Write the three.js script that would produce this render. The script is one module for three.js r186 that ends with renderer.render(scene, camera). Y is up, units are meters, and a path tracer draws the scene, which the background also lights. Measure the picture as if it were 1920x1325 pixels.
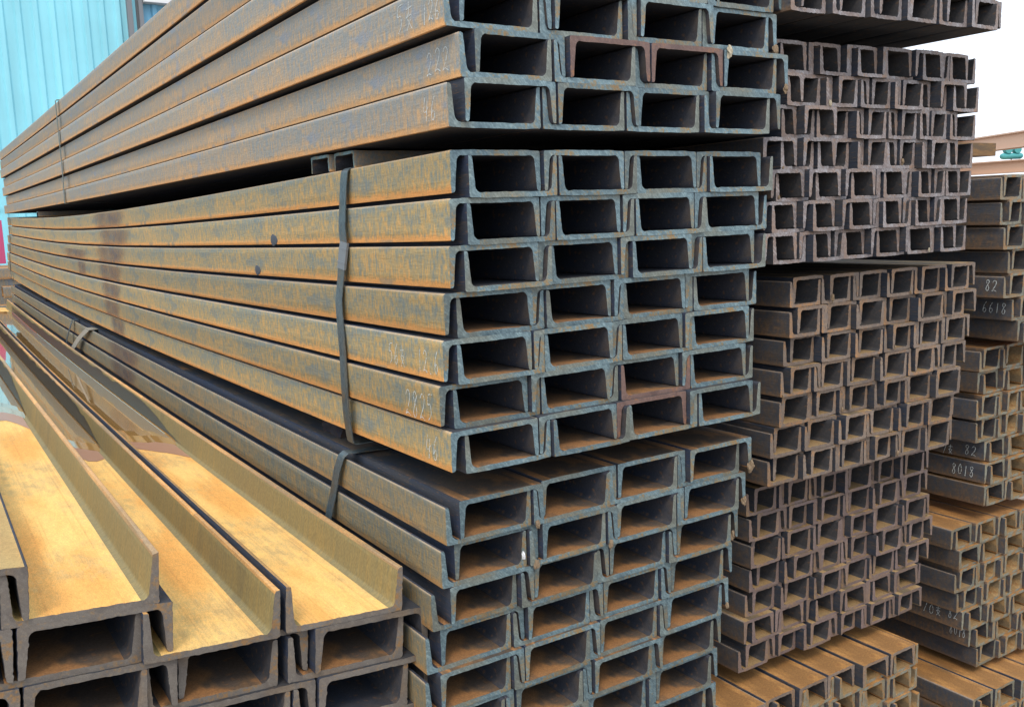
import * as THREE from 'three';
import { mergeGeometries, toCreasedNormals } from 'three/addons/utils/BufferGeometryUtils.js';

// ---------------------------------------------------------------- camera, sky, sun, exposure
const W = 1024, HT = 706;
const scene = new THREE.Scene();
const camera = new THREE.PerspectiveCamera(41.579, W / HT, 0.05, 400);
camera.rotation.order = 'YXZ';
camera.rotation.set(-0.15078, -0.56681, -0.03398);
camera.position.set(-0.57744, -0.07899, 1.03231);
scene.add(camera);
const renderer = new THREE.WebGLRenderer({ antialias: true });
renderer.setSize(W, HT);
renderer.toneMapping = THREE.LinearToneMapping;
renderer.toneMappingExposure = 1.0;
renderer.outputColorSpace = THREE.SRGBColorSpace;
renderer.shadowMap.enabled = true;
const SUN = new THREE.Vector3(-0.42, 0.82, 0.42).normalize();
{
  const w = 256, h = 128, d = new Float32Array(w * h * 4);
  for (let j = 0; j < h; j++) for (let i = 0; i < w; i++) {
    const th = (j + 0.5) / h * Math.PI, ph = ((i + 0.5) / w - 0.5) * 2 * Math.PI;   // row 0 is straight down
    const y = -Math.cos(th), s = Math.sin(th), x = Math.cos(ph) * s, z = Math.sin(ph) * s;
    const up = Math.max(0, y), c = Math.max(0, x * SUN.x + y * SUN.y + z * SUN.z);
    const L = 1.35 + 0.35 * up + 0.9 * Math.pow(c, 5);
    const k = (i * 0 + j * w + i) * 4;
    d[k] = L * (0.93 - 0.10 * up); d[k + 1] = L * (0.99 - 0.02 * up); d[k + 2] = L * (1.10 + 0.06 * up); d[k + 3] = 1;
  }
  const t = new THREE.DataTexture(d, w, h, THREE.RGBAFormat, THREE.FloatType);
  t.mapping = THREE.EquirectangularReflectionMapping; t.magFilter = t.minFilter = THREE.LinearFilter; t.needsUpdate = true;
  scene.background = t; scene.environment = t;
}
const sun = new THREE.DirectionalLight(0xffecd4, 1.5);
sun.position.copy(SUN).multiplyScalar(20); sun.target.position.set(0.3, -0.5, -2);
sun.castShadow = true; sun.shadow.radius = 22; sun.shadow.mapSize.set(2048, 2048);
Object.assign(sun.shadow.camera, { left: -9, right: 9, top: 9, bottom: -9, near: 1, far: 60 });
scene.add(sun, sun.target);

// ---------------------------------------------------------------- helpers
function rng(seed) { let a = seed >>> 0; return () => { a = (a + 0x6D2B79F5) | 0; let t = Math.imul(a ^ (a >>> 15), 1 | a); t = (t + Math.imul(t ^ (t >>> 7), 61 | t)) ^ t; return ((t ^ (t >>> 14)) >>> 0) / 4294967296; }; }
const hash = (x, y, s) => { let h = Math.imul(x, 374761393) + Math.imul(y, 668265263) + Math.imul(s, 974634777); h = Math.imul(h ^ (h >>> 13), 1274126177); return ((h ^ (h >>> 16)) >>> 0) / 4294967296; };
function vn(x, y, px, py, s) {          // periodic value noise
  const xi = Math.floor(x), yi = Math.floor(y); let fx = x - xi, fy = y - yi;
  fx = fx * fx * (3 - 2 * fx); fy = fy * fy * (3 - 2 * fy);
  const x0 = ((xi % px) + px) % px, x1 = (x0 + 1) % px, y0 = ((yi % py) + py) % py, y1 = (y0 + 1) % py;
  const a = hash(x0, y0, s), b = hash(x1, y0, s), c = hash(x0, y1, s), d = hash(x1, y1, s);
  return a + (b - a) * fx + (c - a + (a - b - c + d) * fx) * fy;
}
function fb(u, v, nx, ny, s, oct = 3) { let r = 0, a = 0.5, t = 0; for (let o = 0; o < oct; o++) { r += a * vn(u * nx, v * ny, nx, ny, s + o * 17); t += a; a *= 0.5; nx *= 2; ny *= 2; } return r / t; }
const cl = (x, a = 0, b = 1) => x < a ? a : x > b ? b : x;
const ss = (a, b, x) => { x = cl((x - a) / (b - a)); return x * x * (3 - 2 * x); };
const mix = (a, b, t) => [a[0] + (b[0] - a[0]) * t, a[1] + (b[1] - a[1]) * t, a[2] + (b[2] - a[2]) * t];
function tex(w, h, fn, srgb = true) {
  const d = new Uint8Array(w * h * 4);
  for (let j = 0; j < h; j++) for (let i = 0; i < w; i++) {
    const c = fn((i + 0.5) / w, (j + 0.5) / h, i, j), k = (j * w + i) * 4;
    d[k] = cl(c[0], 0, 255); d[k + 1] = cl(c[1], 0, 255); d[k + 2] = cl(c[2], 0, 255); d[k + 3] = 255;
  }
  const t = new THREE.DataTexture(d, w, h, THREE.RGBAFormat);
  t.wrapS = t.wrapT = THREE.RepeatWrapping; t.magFilter = THREE.LinearFilter; t.minFilter = THREE.LinearFilter;
  if (srgb) t.colorSpace = THREE.SRGBColorSpace;
  t.needsUpdate = true; return t;
}
const counts = {};
function numbered(n) { const k = counts[n] = (counts[n] ?? -1) + 1; return k ? n + '_' + String(k).padStart(3, '0') : n; }
function tag(o, label, category, group, kind) { if (label) o.userData.label = label; if (category) o.userData.category = category; if (group) o.userData.group = group; if (kind) o.userData.kind = kind; return o; }
function mesh(name, geo, mat, parent = scene) { const m = new THREE.Mesh(geo, mat); m.name = parent === scene ? numbered(name) : name; m.castShadow = m.receiveShadow = true; parent.add(m); return m; }
function thing(name, label, category, pos = [0, 0, 0], group) { const g = new THREE.Group(); g.name = numbered(name); g.position.set(...pos); scene.add(g); return tag(g, label, category, group); }
const box = (x0, x1, y0, y1, z0, z1) => new THREE.BoxGeometry(x1 - x0, y1 - y0, z1 - z0).translate((x0 + x1) / 2, (y0 + y1) / 2, (z0 + z1) / 2);

// ---------------------------------------------------------------- rust and steel textures
// flange outside: u runs along 2.4 m of the bar, v from its lower to its upper edge; fine upright rust streaks over blue-grey mill scale
function sideTex(seed, scale, tan, orange, dark, amount, edge, w = 2048, h = 96) {
  return tex(w, h, (u, v) => {
    const st = fb(u, v, 560, 3, seed, 2), st2 = fb(u, v, 190, 2, seed + 3, 2), patch = fb(u, v, 14, 2, seed + 5, 3), big = fb(u, v, 5, 1, seed + 7, 2), grain = hash(Math.floor(u * w), Math.floor(v * h), seed);
    const st3 = fb(u, v, 900, 8, seed + 13, 1);
    let r = (st - 0.5) * 0.55 + (st2 - 0.5) * 0.22 + (st3 - 0.5) * 0.75 + (patch - 0.5) * 0.55 + (big - 0.5) * 0.35 + amount + (0.52 - v) * 0.42;
    let c = mix(scale, tan, ss(-0.55, 0.42, r));
    c = mix(c, orange, ss(0.14, 0.70, r) * 0.5);
    const low = ss(0.17 + 0.14 * st3, 0.05, v) * edge * (0.65 + 0.5 * st2), top = ss(0.94, 0.985, v) * 0.6;
    c = mix(c, orange, cl(low)); c = mix(c, [196, 168, 138], top);
    const dk = ss(0.62, 0.80, fb(u, v, 46, 2, seed + 11, 3)); c = mix(c, dark, dk * 0.4);
    const g = 0.90 + 0.20 * grain; return [c[0] * g, c[1] * g, c[2] * g];
  });
}
const sideA2 = sideTex(11, [112, 120, 114], [164, 138, 88], [210, 148, 82], [96, 110, 118], 0.04, 1.0);
const sideA3 = sideTex(21, [126, 130, 128], [166, 140, 108], [208, 156, 100], [110, 128, 154], -0.02, 0.9);
const sideA1 = sideTex(31, [106, 108, 98], [144, 122, 84], [186, 134, 78], [88, 96, 96], 0.02, 0.65);
const sideC = sideTex(41, [126, 114, 76], [138, 120, 74], [156, 128, 72], [110, 100, 70], 0.05, 0.15);
const sideB = sideTex(51, [66, 70, 78], [88, 76, 66], [132, 98, 66], [48, 54, 66], -0.02, 0.5, 1024, 64);
// inside faces: rusty dust where rain blows in at the mouth, further in mill scale darkened to navy to paint the shade (u over 1.5 m from the end, v over 0.25 m)
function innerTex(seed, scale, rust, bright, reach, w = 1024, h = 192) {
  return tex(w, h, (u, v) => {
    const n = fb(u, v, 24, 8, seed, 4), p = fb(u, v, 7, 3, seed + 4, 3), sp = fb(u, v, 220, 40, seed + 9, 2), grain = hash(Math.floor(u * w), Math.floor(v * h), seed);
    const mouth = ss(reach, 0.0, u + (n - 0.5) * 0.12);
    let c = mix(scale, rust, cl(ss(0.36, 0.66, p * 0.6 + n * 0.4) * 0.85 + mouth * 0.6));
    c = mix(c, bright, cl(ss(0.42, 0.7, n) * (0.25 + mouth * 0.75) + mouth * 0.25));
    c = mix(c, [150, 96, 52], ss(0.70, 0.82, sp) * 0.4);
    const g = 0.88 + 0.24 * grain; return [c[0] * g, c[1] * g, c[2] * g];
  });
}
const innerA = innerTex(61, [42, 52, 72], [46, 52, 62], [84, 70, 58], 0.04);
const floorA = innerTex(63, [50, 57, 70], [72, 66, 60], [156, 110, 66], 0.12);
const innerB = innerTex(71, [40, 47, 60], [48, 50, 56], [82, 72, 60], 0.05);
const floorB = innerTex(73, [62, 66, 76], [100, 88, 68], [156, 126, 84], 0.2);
const deckTex = innerTex(77, [112, 88, 60], [146, 104, 58], [178, 128, 70], 0.35);
const webC = tex(1024, 256, (u, v, i, j) => {   // ochre rust, lighter than the flanges to paint in the skylight
  const p = fb(u, v, 10, 3, 81, 4), p2 = fb(u, v, 16, 2, 86, 4), n = fb(u, v, 90, 14, 82, 3), st = fb(u, v, 6, 60, 83, 2), g = hash(i, j, 8);
  const fine = fb(u, v, 260, 44, 88, 2); let c = mix([230, 166, 84], [244, 196, 114], ss(0.3, 0.7, p)); c = mix(c, [200, 168, 112], ss(0.5, 0.85, fine) * ss(0.35, 0.7, p2) * 0.5); c = mix(c, [180, 150, 100], ss(0.46, 0.84, n * 0.35 + p2 * 0.5 + st * 0.15) * 0.75); c = mix(c, [200, 124, 56], ss(0.6, 0.85, st) * 0.2);
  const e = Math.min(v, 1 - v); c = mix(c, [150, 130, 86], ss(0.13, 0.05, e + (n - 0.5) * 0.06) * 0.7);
  const k = 0.88 + 0.16 * g + 0.08 * fine; return [c[0] * k, c[1] * k, c[2] * k];
});
// cut ends: slanting saw marks, rust freckles, pale glints painted in (0.25 m square)
function cutTex(seed, base, light, rust, dark, saw, rusty) {
  return tex(512, 512, (u, v, i, j) => {
    const s = fb(u + v, u - v, 130, 34, seed, 2), n = fb(u, v, 22, 22, seed + 2, 3), f = fb(u, v, 90, 90, seed + 5, 2), b = fb(u, v, 9, 9, seed + 7, 2), g = hash(i, j, seed);
    const lo = fb(u, v, 5, 5, seed + 11, 2); let c = mix(base, light, cl(ss(0.4, 0.75, s) * saw + ss(0.5, 0.8, f) * 0.35)); c = mix(c, dark, ss(0.56, 0.8, n) * 0.5); c = mix(c, rust, ss(0.5, 0.8, lo) * 0.35); c = mix(c, light, ss(0.5, 0.25, lo) * 0.25);
    c = mix(c, rust, cl(ss(0.58 - rusty, 0.86 - rusty, b * 0.6 + f * 0.4)));
    const k = 0.9 + 0.2 * g; return [c[0] * k, c[1] * k, c[2] * k];
  });
}
const cutA = cutTex(101, [94, 114, 120], [142, 164, 166], [142, 116, 80], [72, 90, 98], 0.5, 0.06);
const cutRed = cutTex(111, [104, 80, 72], [130, 106, 96], [140, 96, 66], [80, 62, 58], 0.3, 0.05);
const cutC = cutTex(121, [104, 96, 88], [128, 122, 112], [138, 104, 66], [84, 78, 74], 0.2, 0.05);
const cutBtop = cutTex(131, [118, 106, 102], [168, 168, 170], [136, 106, 84], [90, 82, 84], 0.45, 0.04);  // pale flecks are wet highlights painted into the colour
const cutBmid = cutTex(141, [116, 98, 84], [136, 126, 114], [156, 114, 74], [92, 82, 80], 0.3, 0.07);
const cutBlow = cutTex(151, [108, 90, 84], [130, 114, 106], [134, 106, 76], [82, 72, 72], 0.25, 0.04);
const cutD = cutTex(161, [112, 108, 92], [146, 148, 134], [148, 108, 64], [86, 82, 74], 0.3, 0.10);
const bumpCut = tex(256, 256, (u, v, i, j) => { const s = fb(u + v, u - v, 70, 4, 171, 2), n = fb(u, v, 60, 60, 172, 2); const k = 255 * (0.5 * s + 0.5 * n); return [k, k, k]; }, false);
const bumpRust = tex(512, 128, (u, v) => { const k = 255 * fb(u, v, 160, 24, 181, 3); return [k, k, k]; }, false);

const std = (o) => new THREE.MeshStandardMaterial({ roughness: 0.8, metalness: 0, ...o });
const tint = (k, r = 1, g = 1, b = 1) => new THREE.Color().setRGB(k * r, k * g, k * b);
const side = (map, k = 1, r = 0.72) => std({ map, roughness: r, bumpMap: bumpRust, bumpScale: 0.0004, color: tint(k) });
const inner = (map, k = 1) => std({ map, roughness: 0.85, bumpMap: bumpRust, bumpScale: 0.0004, color: tint(k) });
const cut = (map, k = 1, r = 0.55) => std({ map, roughness: r, metalness: 0.0, bumpMap: bumpCut, bumpScale: 0.0003, color: tint(k) });
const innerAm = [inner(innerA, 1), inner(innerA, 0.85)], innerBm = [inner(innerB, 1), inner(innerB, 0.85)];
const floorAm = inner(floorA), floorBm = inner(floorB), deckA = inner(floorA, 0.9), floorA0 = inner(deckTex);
const fam = (s, i, c, metal = 0) => { const out = []; for (let k = 0; k < 3; k++) { const e = cut(c, [1, 0.86, 1.1][k], metal ? 0.42 : 0.55); e.metalness = metal; out.push([side(s, [1, 0.87, 1.1][k]), i[k % i.length], e]); } return out; };
const MAT = {
  A3: fam(sideA3, innerAm, cutA, 0.25), A2: fam(sideA2, innerAm, cutA, 0.25), A1: fam(sideA1, innerAm, cutA, 0.25),
  B4: fam(sideB, innerBm, cutBtop), B3: fam(sideB, innerBm, cutBtop), B2: fam(sideB, innerBm, cutBmid), B1: fam(sideB, innerBm, cutBlow), D: fam(sideB, innerBm, cutD),
};
MAT.red = [innerAm[0], innerAm[1], cut(cutRed)];
const HID = {};            // channels in the middle of a bundle keep mill scale outside, darkened to paint the shade between them
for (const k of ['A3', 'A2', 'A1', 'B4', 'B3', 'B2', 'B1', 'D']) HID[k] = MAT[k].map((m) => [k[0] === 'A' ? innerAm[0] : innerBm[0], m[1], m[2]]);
const webCm = inner(webC), sideCm = side(sideC), cutCm = cut(cutC), flankC = side(sideC, 1.0), litTip = std({ map: deckTex, color: tint(1.9, 1, 1.05, 1.05), roughness: 0.5 });  // tips paled and flanks darkened, painting in how the sky lights them
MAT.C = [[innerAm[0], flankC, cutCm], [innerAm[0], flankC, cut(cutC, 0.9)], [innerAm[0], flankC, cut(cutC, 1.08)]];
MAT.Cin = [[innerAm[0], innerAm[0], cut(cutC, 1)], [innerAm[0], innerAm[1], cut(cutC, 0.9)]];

// ---------------------------------------------------------------- one rolled channel: web and two tapered flanges, square mouth at z = 0, running back to -len
function flangeOutline(t, n) {
  const { b, d, tr, tt, r } = t, rc = Math.min(0.0025, d * 0.4), xs = tr + r, P = [];
  const add = (x, y, g) => P.push({ x, y, g });          // g: 0 outside, 1 inside, for the strip that follows the point
  add(xs, 0, 3); add(rc + 0.001, 0, 0);
  for (let k = 0; k <= 2; k++) { const a = -Math.PI / 2 - (k / 2) * Math.PI / 2; add(rc + Math.cos(a) * rc, rc + Math.sin(a) * rc, 0); }
  for (let k = 1; k < n; k++) add(0, rc + (b - 0.001 - rc) * k / n, 0);
  add(0, b - 0.001, 0); add(0.0008, b, 3);
  const rt = tt * 0.55, yi = d + r, ang = 3;
  for (let k = 0; k <= ang; k++) { const a = Math.PI / 2 - (k / ang) * Math.PI / 2; add(tt - rt + Math.cos(a) * rt, b - rt + Math.sin(a) * rt, k < ang ? 3 : 1); }
  for (let k = 1; k < n; k++) { const q = k / n; add(tt + (tr - tt) * q, b - rt + (yi - b + rt) * q, 1); }
  for (let k = 0; k <= 4; k++) { const a = Math.PI + (k / 4) * Math.PI / 2; add(tr + r + Math.cos(a) * r, d + r + Math.sin(a) * r, 1); }
  return P;
}
function webOutline(t, n) {
  const xs = t.tr + t.r, P = [], span = t.w - 2 * xs;
  for (let k = 0; k <= n; k++) P.push({ x: xs + span * k / n, y: t.d, g: k < n ? 1 : 9 });
  for (let k = n; k >= 0; k--) P.push({ x: xs + span * k / n, y: 0, g: k > 0 ? 3 : 9 });
  return P;
}
// sweep an outline back along -z; the first rings are roughened like a sheared or sawn end
function sweep(P, t, o) {
  const R = rng(o.seed), n = P.length, rings = [], zs = o.zs, L = t.len;
  const J = P.map((p, i) => {
    const a = P[(i + n - 1) % n], b = P[(i + 1) % n]; let nx = b.y - a.y, ny = a.x - b.x; const l = Math.hypot(nx, ny) || 1;
    const edge = p.g === 9 || i === 0 || i === n - 1 ? 0 : 1;
    const q = (R() - 0.42) * t.jag * edge * (R() < 0.12 ? 2 : 1);
    return { nx: nx / l * o.sgn, ny: ny / l * o.sgn, q, z: (R() - 0.5) * t.jagz * edge };
  });
  const X = (x) => o.mirror ? t.w - x : x, uoff = R() * 3;
  zs.forEach((z, k) => rings.push(P.map((p, i) => {
    const j = J[i], off = k === 0 ? j.q - 0.0005 : k === 1 ? j.q : 0;
    let x = X(p.x) + (o.mirror ? -1 : 1) * j.nx * off, y = p.y + j.ny * off;
    if (p.x > t.tr + t.r - 1e-6 && p.g !== 9 && (i === 0 || i === n - 1)) { x = X(p.x); y = p.y; }
    let zz = z + (k < 2 ? j.z : 0);
    if (o.flip) { x = t.w - x; y = t.b - y; }
    y -= o.sag * Math.sin(Math.PI * Math.min(1, -z / L));
    return [x, y, zz, p];
  })));
  const buf = [[], [], [], []], uvs = [[], [], [], []];
  const vOf = (a) => { let y = a[3].y; if (o.flip) y = t.b - y; return y / t.b; };
  const put = (g, a, vv) => { buf[g].push(a[0], a[1], a[2]); if (g === 0) uvs[0].push(-a[2] / 2.4 + uoff, cl(vOf(a), 0.01, 0.99)); else uvs[g].push(-a[2] / t.uin + (t.ufix ? 0 : uoff), vv); };
  const per = [0]; for (let i = 1; i <= n; i++) { const a = P[i - 1], b = P[i % n]; per.push(per[i - 1] + Math.hypot(a.x - b.x, a.y - b.y)); }
  for (let k = 0; k + 1 < rings.length; k++) for (let i = 0; i < n; i++) {
    const p = P[i]; if (p.g === 9 || (o.open && i === n - 1)) continue;
    const A = rings[k][i], B = rings[k][(i + 1) % n], C = rings[k + 1][(i + 1) % n], D = rings[k + 1][i], g = p.g;
    let v0 = per[i] / 0.25, v1 = per[i + 1] / 0.25; if (t.webv && o.web) { v0 = (p.x - 0) / t.w; v1 = P[(i + 1) % n].x / t.w; }
    const q = [[A, v0], [D, v0], [C, v1], [A, v0], [C, v1], [B, v1]];
    const s = (o.sgn > 0) !== !!o.mirror ? q : [q[0], q[2], q[1], q[3], q[5], q[4]];
    for (const [a, v] of s) put(g, a, v);
  }
  const tri = THREE.ShapeUtils.triangulateShape(P.map((p, i) => new THREE.Vector2(p.x + i * 1e-9, p.y)), []);
  const uo = R() * 4, vo = R() * 4;
  for (const f of tri) {
    const pts = f.map((i) => rings[0][i]);
    const ar = (pts[1][0] - pts[0][0]) * (pts[2][1] - pts[0][1]) - (pts[1][1] - pts[0][1]) * (pts[2][0] - pts[0][0]);
    if (ar < 0) pts.reverse();
    for (const a of pts) { buf[2].push(a[0], a[1], a[2]); uvs[2].push(a[0] * 4 + uo, a[1] * 4 + vo); }
    const e = f.map((i) => rings[rings.length - 1][i]); if (ar > 0) e.reverse();
    for (const a of e) { buf[2].push(a[0], a[1], a[2]); uvs[2].push(a[0] * 4 + uo, a[1] * 4 + vo); }
  }
  let g = new THREE.BufferGeometry();
  g.setAttribute('position', new THREE.Float32BufferAttribute(buf.flat(), 3)); g.setAttribute('uv', new THREE.Float32BufferAttribute(uvs.flat(), 2));
  g = toCreasedNormals(g, 0.7); g.clearGroups();
  let s = 0; const N = g.getAttribute('normal');
  buf.forEach((a, i) => { const c = a.length / 3; if (c) g.addGroup(s, c, i); if (i === 2) for (let k = s; k < s + c; k++) N.setXYZ(k, 0, 0, g.getAttribute('position').getZ(k) > -0.02 ? 1 : -1); s += c; });
  return g;
}
const ZL = [0, -0.0014, -0.006, -0.12, -0.45, -0.9, -1.5, -2.2, -3, -3.8, -4.6, -5.4], ZS = [0, -0.0014, -0.006, -0.2, -0.8, -2, -3.5, -5];
const T = {
  wide: { w: 0.1366, b: 0.053, d: 0.0062, tr: 0.0096, tt: 0.0064, r: 0.0085, len: 6.25, jag: 0.0005, jagz: 0.0003, uin: 1.5, ufix: true, n: 10, zs: ZL },
  heavy: { w: 0.163, b: 0.0615, d: 0.0072, tr: 0.0115, tt: 0.0075, r: 0.009, len: 6.0, jag: 0.0010, jagz: 0.0003, uin: 2.4, webv: true, n: 18, zs: ZL },
  heavyin: { w: 0.163, b: 0.0615, d: 0.0072, tr: 0.0115, tt: 0.0075, r: 0.009, len: 6.0, jag: 0.0010, jagz: 0.0003, uin: 1.5, ufix: true, n: 18, zs: ZL },
  slim: { w: 0.0795, b: 0.0453, d: 0.0051, tr: 0.0092, tt: 0.0062, r: 0.006, len: 6.0, jag: 0.0011, jagz: 0.0003, uin: 1.5, ufix: true, n: 17, zs: ZS },
  slimlow: { w: 0.0795, b: 0.0436, d: 0.0051, tr: 0.0092, tt: 0.0062, r: 0.006, len: 6.0, jag: 0.0010, jagz: 0.0003, uin: 1.5, ufix: true, n: 16, zs: ZS },
};
const cache = {};
function shapes(type, down, v, sag) {
  const key = [type, down, v, sag].join();
  if (cache[key]) return cache[key];
  const t = T[type], base = { flip: down, sag, zs: [...t.zs, -t.len] }, sd = 1000 + v * 37 + (down ? 500 : 0) + type.length * 7919;
  const F = flangeOutline(t, t.n), Wb = webOutline(t, Math.round(t.n * 1.6));
  return cache[key] = {
    left: sweep(F, t, { ...base, seed: sd, sgn: -1, open: true }), right: sweep(F, t, { ...base, seed: sd + 1, sgn: -1, mirror: true, open: true }),
    web: sweep(Wb, t, { ...base, seed: sd + 2, sgn: 1, web: true }),
  };
}
const NV = 4;
let serial = 0;
function channel(o) {      // { type, down, x, y, z, sag, mat, label, name, category, group, roll }
  const v = o.v ?? Math.floor(hash(serial++, 7, 3) * NV), g = shapes(o.type, o.down, v, o.sag);
  const c = thing(o.name, o.label, o.category, [o.x, o.y, o.z], o.group);
  if (o.roll) c.rotation.z = o.roll;
  if (o.yaw) c.rotation.y = o.yaw;
  const key = o.deck ? o.deck.uuid : '', fm = o.mat.byDeck ??= {}, M = fm[key] ??= [o.mat[0], o.mat[1], o.mat[2], o.deck ?? o.mat[1]];
  mesh('web', g.web, o.floor ? [M[0], o.floor, M[2], M[3]] : M, c); mesh('flange', g.left, M, c); mesh('flange', g.right, M, c);
  return c;
}
const ORD = ['first', 'second', 'third', 'fourth', 'fifth', 'sixth', 'seventh', 'eighth', 'ninth'];
const spare = { wide: [], slim: [], heavy: [] };       // matrices of the channels that hardly show
function spareAt(kind, type, down, x, y, z, roll = 0) {
  const t = T[type], m = new THREE.Matrix4().makeTranslation(x, y, z).multiply(new THREE.Matrix4().makeRotationZ(roll));
  if (down) m.multiply(new THREE.Matrix4().makeTranslation(t.w, t.b, 0)).multiply(new THREE.Matrix4().makeRotationZ(Math.PI));
  spare[kind].push(m);
}
const found = {};
// a bundle of nested rows: rows listed from the top, each { x, first: 'down' | 'up', o: nesting shift, z }
function bundle(B) {
  const t = T[B.type], R = rng(B.seed);
  B.rows.forEach((row, i) => {
    const y = B.top - (i + 1) * B.H, up = row.first === 'up';
    for (let k = 0; k < B.cols; k++) for (const down of [true, false]) {
      const lead = up !== down, x = row.x + k * B.p + (lead ? 0 : row.o) + (R() - 0.5) * B.jx, z = B.z + (row.z ?? 0) + (B.skew ?? 0) * k * B.p + (R() - 0.5) * B.jz;
      const yy = y + (down ? t.d + 0.0003 : 0) + (R() - 0.5) * 0.0003;
      const pick = Math.floor(R() * 3), vv = Math.floor(R() * NV);
      if (!(B.show ? B.show(i, k, down, lead) : true)) { spareAt(B.spare, B.type, down, x, yy, z); continue; }
      const red = B.red?.some(([a, b, c]) => a === i && b === k && c === down);
      const rowName = B.rowName ? B.rowName(i) : ORD[i] + ' row down';
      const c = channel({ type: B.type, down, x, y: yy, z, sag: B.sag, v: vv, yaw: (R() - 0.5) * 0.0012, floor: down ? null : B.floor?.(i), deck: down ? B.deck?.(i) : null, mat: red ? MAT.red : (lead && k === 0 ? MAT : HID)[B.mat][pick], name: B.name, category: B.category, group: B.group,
        label: `${red ? 'red-rusted' : B.look} channel, ${ORD[k]} ${down ? 'downturned' : 'upturned'} from left, ${rowName}, ${B.called}` });
      found[[B.id, i, k, down ? 'n' : 'u'].join()] = c;
    }
  });
}
const r7 = (xs, f, o, z) => xs.map((x, i) => ({ x, first: Array.isArray(f) ? f[i] : f, o: Array.isArray(o) ? o[i] : o, z: z ? z[i] : 0 }));

// ---------------------------------------------------------------- ground
{
  const g = tex(1024, 1024, (u, v, i, j) => { const a = fb(u, v, 12, 12, 201, 5), b = fb(u, v, 120, 120, 202, 2), k = hash(i, j, 5); let c = mix([112, 100, 88], [142, 128, 112], a); c = mix(c, [92, 72, 54], ss(0.55, 0.75, b) * 0.5); const s = 0.9 + 0.2 * k; return [c[0] * s, c[1] * s, c[2] * s]; });
  g.repeat.set(80, 80);
  const m = mesh('ground', new THREE.PlaneGeometry(240, 240).rotateX(-Math.PI / 2).translate(0, -1.36, -30), std({ map: g, roughness: 0.95 }));
  m.userData.kind = 'structure';
}

// ---------------------------------------------------------------- front stack: wide channels in three bundles
const WIDE = { type: 'wide', H: 0.0595, p: 0.1388, cols: 4, jx: 0.0012, name: 'wide_steel_channel', category: 'wide channel', spare: 'wide' };
bundle({ ...WIDE, id: 'A3', seed: 3, top: 0.0255 + 7 * 0.0595, z: 0.02, p: 0.1402, jz: 0.012, sag: 0.0045, mat: 'A3', look: 'brown and grey', called: 'top front bundle', group: 'channels in the top bundle of the front stack',
  rows: r7([-0.008, -0.004, -0.012, -0.002, -0.0105, 0.005, -0.0125], 'up', [0.0205, 0.02, 0.02, 0.021, 0.0195, 0.023, 0.021]),
  rowName: (i) => i === 6 ? 'lowest row' : ORD[6 - i] + ' row up', show: (i, k, down) => i > 3 || (k === 0 && !down) || (i === 3 && k > 1), red: [[5, 1, true], [5, 2, true]] });
bundle({ ...WIDE, id: 'A2', seed: 4, top: 0, z: 0, jz: 0.010, sag: 0.034, mat: 'A2', floor: (i) => i > 2 ? floorAm : null, look: 'orange-rusted', called: 'middle front bundle', group: 'channels in the middle bundle of the front stack',
  rows: r7([-0.002, -0.006, -0.0105, -0.019, -0.0235, -0.027, -0.020], 'down', [0.0235, 0.0225, 0.0205, 0.0205, 0.02, 0.0195, 0.0215], [0, 0, 0, -0.006, -0.006, -0.008, 0]), red: [[5, 2, false], [6, 2, true]] });
bundle({ ...WIDE, id: 'A1', seed: 5, top: -0.457, z: -0.02, jz: 0.012, sag: 0.0155, mat: 'A1', floor: () => floorAm, deck: () => deckA, look: 'dull brown', called: 'lowest front bundle', group: 'channels in the lowest bundle of the front stack',
  rows: [...r7([-0.0212, -0.0283, -0.043, -0.054, -0.060, -0.075, -0.082, -0.088], 'up', [0.0195, 0.021, 0.026, 0.024, 0.022, 0.021, 0.0205, 0.021], [0, 0, -0.006, -0.010, -0.006, -0.008, -0.01, -0.01]), ...r7([-0.088, -0.088, -0.088, -0.088], 'up', 0.021)], show: (i, k) => i < 6 || (i < 8 && k > 1) });

// ---------------------------------------------------------------- rear stack: slim channels in five bundles
const SLIM = { type: 'slim', H: 0.0507, p: 0.083, skew: 0.06, cols: 6, jx: 0.0024, jz: 0.016, name: 'slim_steel_channel', category: 'slim channel', spare: 'slim', sag: 0.01 };
const xl = (xr, o) => xr - 5 * 0.083 - 0.0795 - o;
const rb = (xr, o, f) => xr.map((x, i) => ({ x: xl(x, o[i]), first: f[i], o: o[i] }));
bundle({ ...SLIM, id: 'B4', seed: 14, top: 0.2075 + 2 * 0.0507, z: 0.039, mat: 'B4', look: 'grey-brown slim', called: 'overhanging rear bundle', group: 'channels in the overhanging rear bundle',
  rows: rb([1.088, 1.088], [0.018, 0.018], ['up', 'up']), rowName: (i) => i ? 'lowest row' : 'upper row', show: (i) => i > 0 });
bundle({ ...SLIM, id: 'B3', seed: 13, top: 0.1765, z: -0.016, mat: 'B3', look: 'grey-brown slim', called: 'upper rear bundle', group: 'channels in the upper bundle of the rear stack',
  rows: rb([1.1097, 1.1208, 1.1131, 1.1149, 1.1072, 1.0979, 1.0981], [0.019, 0.047, 0.046, 0.048, 0.024, 0.02, 0.022], ['down', 'down', 'down', 'down', 'down', 'down', 'down']) });
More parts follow.
